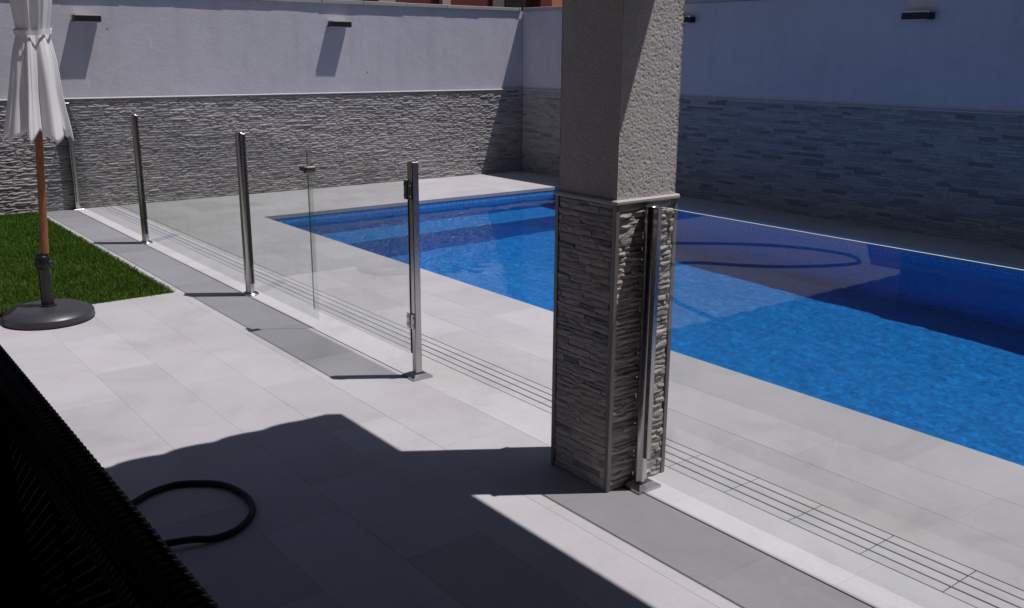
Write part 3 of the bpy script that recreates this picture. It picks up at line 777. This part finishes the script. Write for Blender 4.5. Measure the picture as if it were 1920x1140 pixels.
# ------------------------------------------------------------ porch roof and house
rf = empty('porch_roof', (0, 0, ROOFZ), 'flat porch roof resting on the stone footed column', 'roof')
RX, RY = 1.944+.32*ROOFZ, 3.85-.215*(ROOFZ+.22)
b = MB(); b.box(rel((-1.96, -2.99, ROOFZ+.012), rf), rel((RX, RY, ROOFZ+.20), rf)); b.build('slab', M['house'], rf)
b = MB(); b.box(rel((-1.96, -2.99, ROOFZ+.002), rf), rel((RX-.01, RY-.01, ROOFZ+.0115), rf)); b.build('soffit', M['soffit'], rf)
x = -1.85; rg = random.Random(2)
while x < RX-.1:                      # rounded clay tiles along the far eave: they give its shadow a wavy edge
    mb = MB(); pts = []; e_ = rg.uniform(-.012, .012)
    mb.tube([(x, RY-.5, ROOFZ+.165-rf.location.z), (x, RY+.006+e_*.4, ROOFZ+.130-rf.location.z)], [.085, .10], 12); mb.build('eave_tile', M['clay'], rf, smooth=True, sharp=50); x += .22
hw = empty('house_wing', (-3.6, 0, 0), 'dark red rendered house wing standing left of the porch', 'house')
b = MB(); b.box(rel((-9, -8, -.05), hw), rel((-1.97, 4.20, 6.0), hw)); b.build('wall', M['maroon'], hw)  # unseen upper storey and dark walls added to cut sky and bounce light
box('roof', (-9.3, -8.3, 6.001), (-1.7, 4.5, 6.2), M['clay'], hw, .03, hw.location)
hb = empty('porch_house', (1, -3.2, 0), 'dark red rendered house under whose porch the viewer stands', 'house')
b = MB(); b.box(rel((-1.965, -8, -.05), hb), rel((8.0, -3.0, 6.0), hb)); b.build('wall', M['maroon'], hb)  # raised out of view to block sky and darken the shaded patio
box('roof', (-1.69, -8.3, 6.001), (8.3, -2.7, 6.2), M['clay'], hb, .03, hb.location)
for x in (-.6, 2.6):
    f_ = box('window', (x-.9, -3.0, .02), (x+.9, -2.985, 2.2), M['frame'], hb, 0, hb.location)
    for s_ in (-1, 1): box('pane', (x+s_*.44-.40, -2.984, .1), (x+s_*.44+.40, -2.978, 2.12), M['darkglass'], f_, 0, hb.location)

# ------------------------------------------------------------ houses beyond the wall
hs = empty('red_house', (11, 18, 0), 'dark red house beyond the garden wall with pale pilaster and dark window', 'house')
box('wall', (3, 18, -.05), (14.50, 26, 6.2), M['maroon'], hs, 0, hs.location)
for x0, x1 in ((10.35, 10.75), (11.93, 12.14)): box('pilaster', (x0, 17.86, -.05), (x1, 17.995, 6.0), M['pinkish'], hs, 0, hs.location)
for x0, x1 in ((9.3, 10.3), (13.34, 14.27), (6.9, 7.7)):
    f_ = box('window', (x0, 17.93, 1.2), (x1, 17.995, 3.6), M['frame'], hs, 0, hs.location); 
    c_ = (x0+x1)/2
    for a_, e_ in ((x0+.34 if x0 > 13 else x0+.06, c_+.06), (c_+.10, x1-.06)): box('pane', (a_, 17.91, 1.26), (e_, 17.925, 3.54), M['darkglass'], f_, 0, hs.location)
box('roof', (2.7, 17.6, 6.201), (14.6, 26.3, 6.4), M['clay'], hs, .03, hs.location)
ho = empty('orange_house', (17, 18.4, 0), 'orange rendered house beside the dark red one beyond the wall', 'house')
box('wall', (14.85, 17.7, -.05), (24, 26, 5.6), M['orange'], ho, 0, ho.location)
box('pilaster', (14.505, 17.66, -.05), (14.845, 18.2, 5.6), M['maroon'], ho, 0, ho.location)
box('roof', (14.7, 17.3, 5.601), (24.3, 26.3, 5.8), M['clay'], ho, .03, ho.location)
f_ = box('window', (18, 17.66, 1.3), (19.4, 17.695, 2.8), M['frame'], ho, 0, ho.location)
for a_ in (18.06, 18.74): box('pane', (a_, 17.645, 1.36), (a_+.60, 17.658, 2.74), M['darkglass'], f_, 0, ho.location)
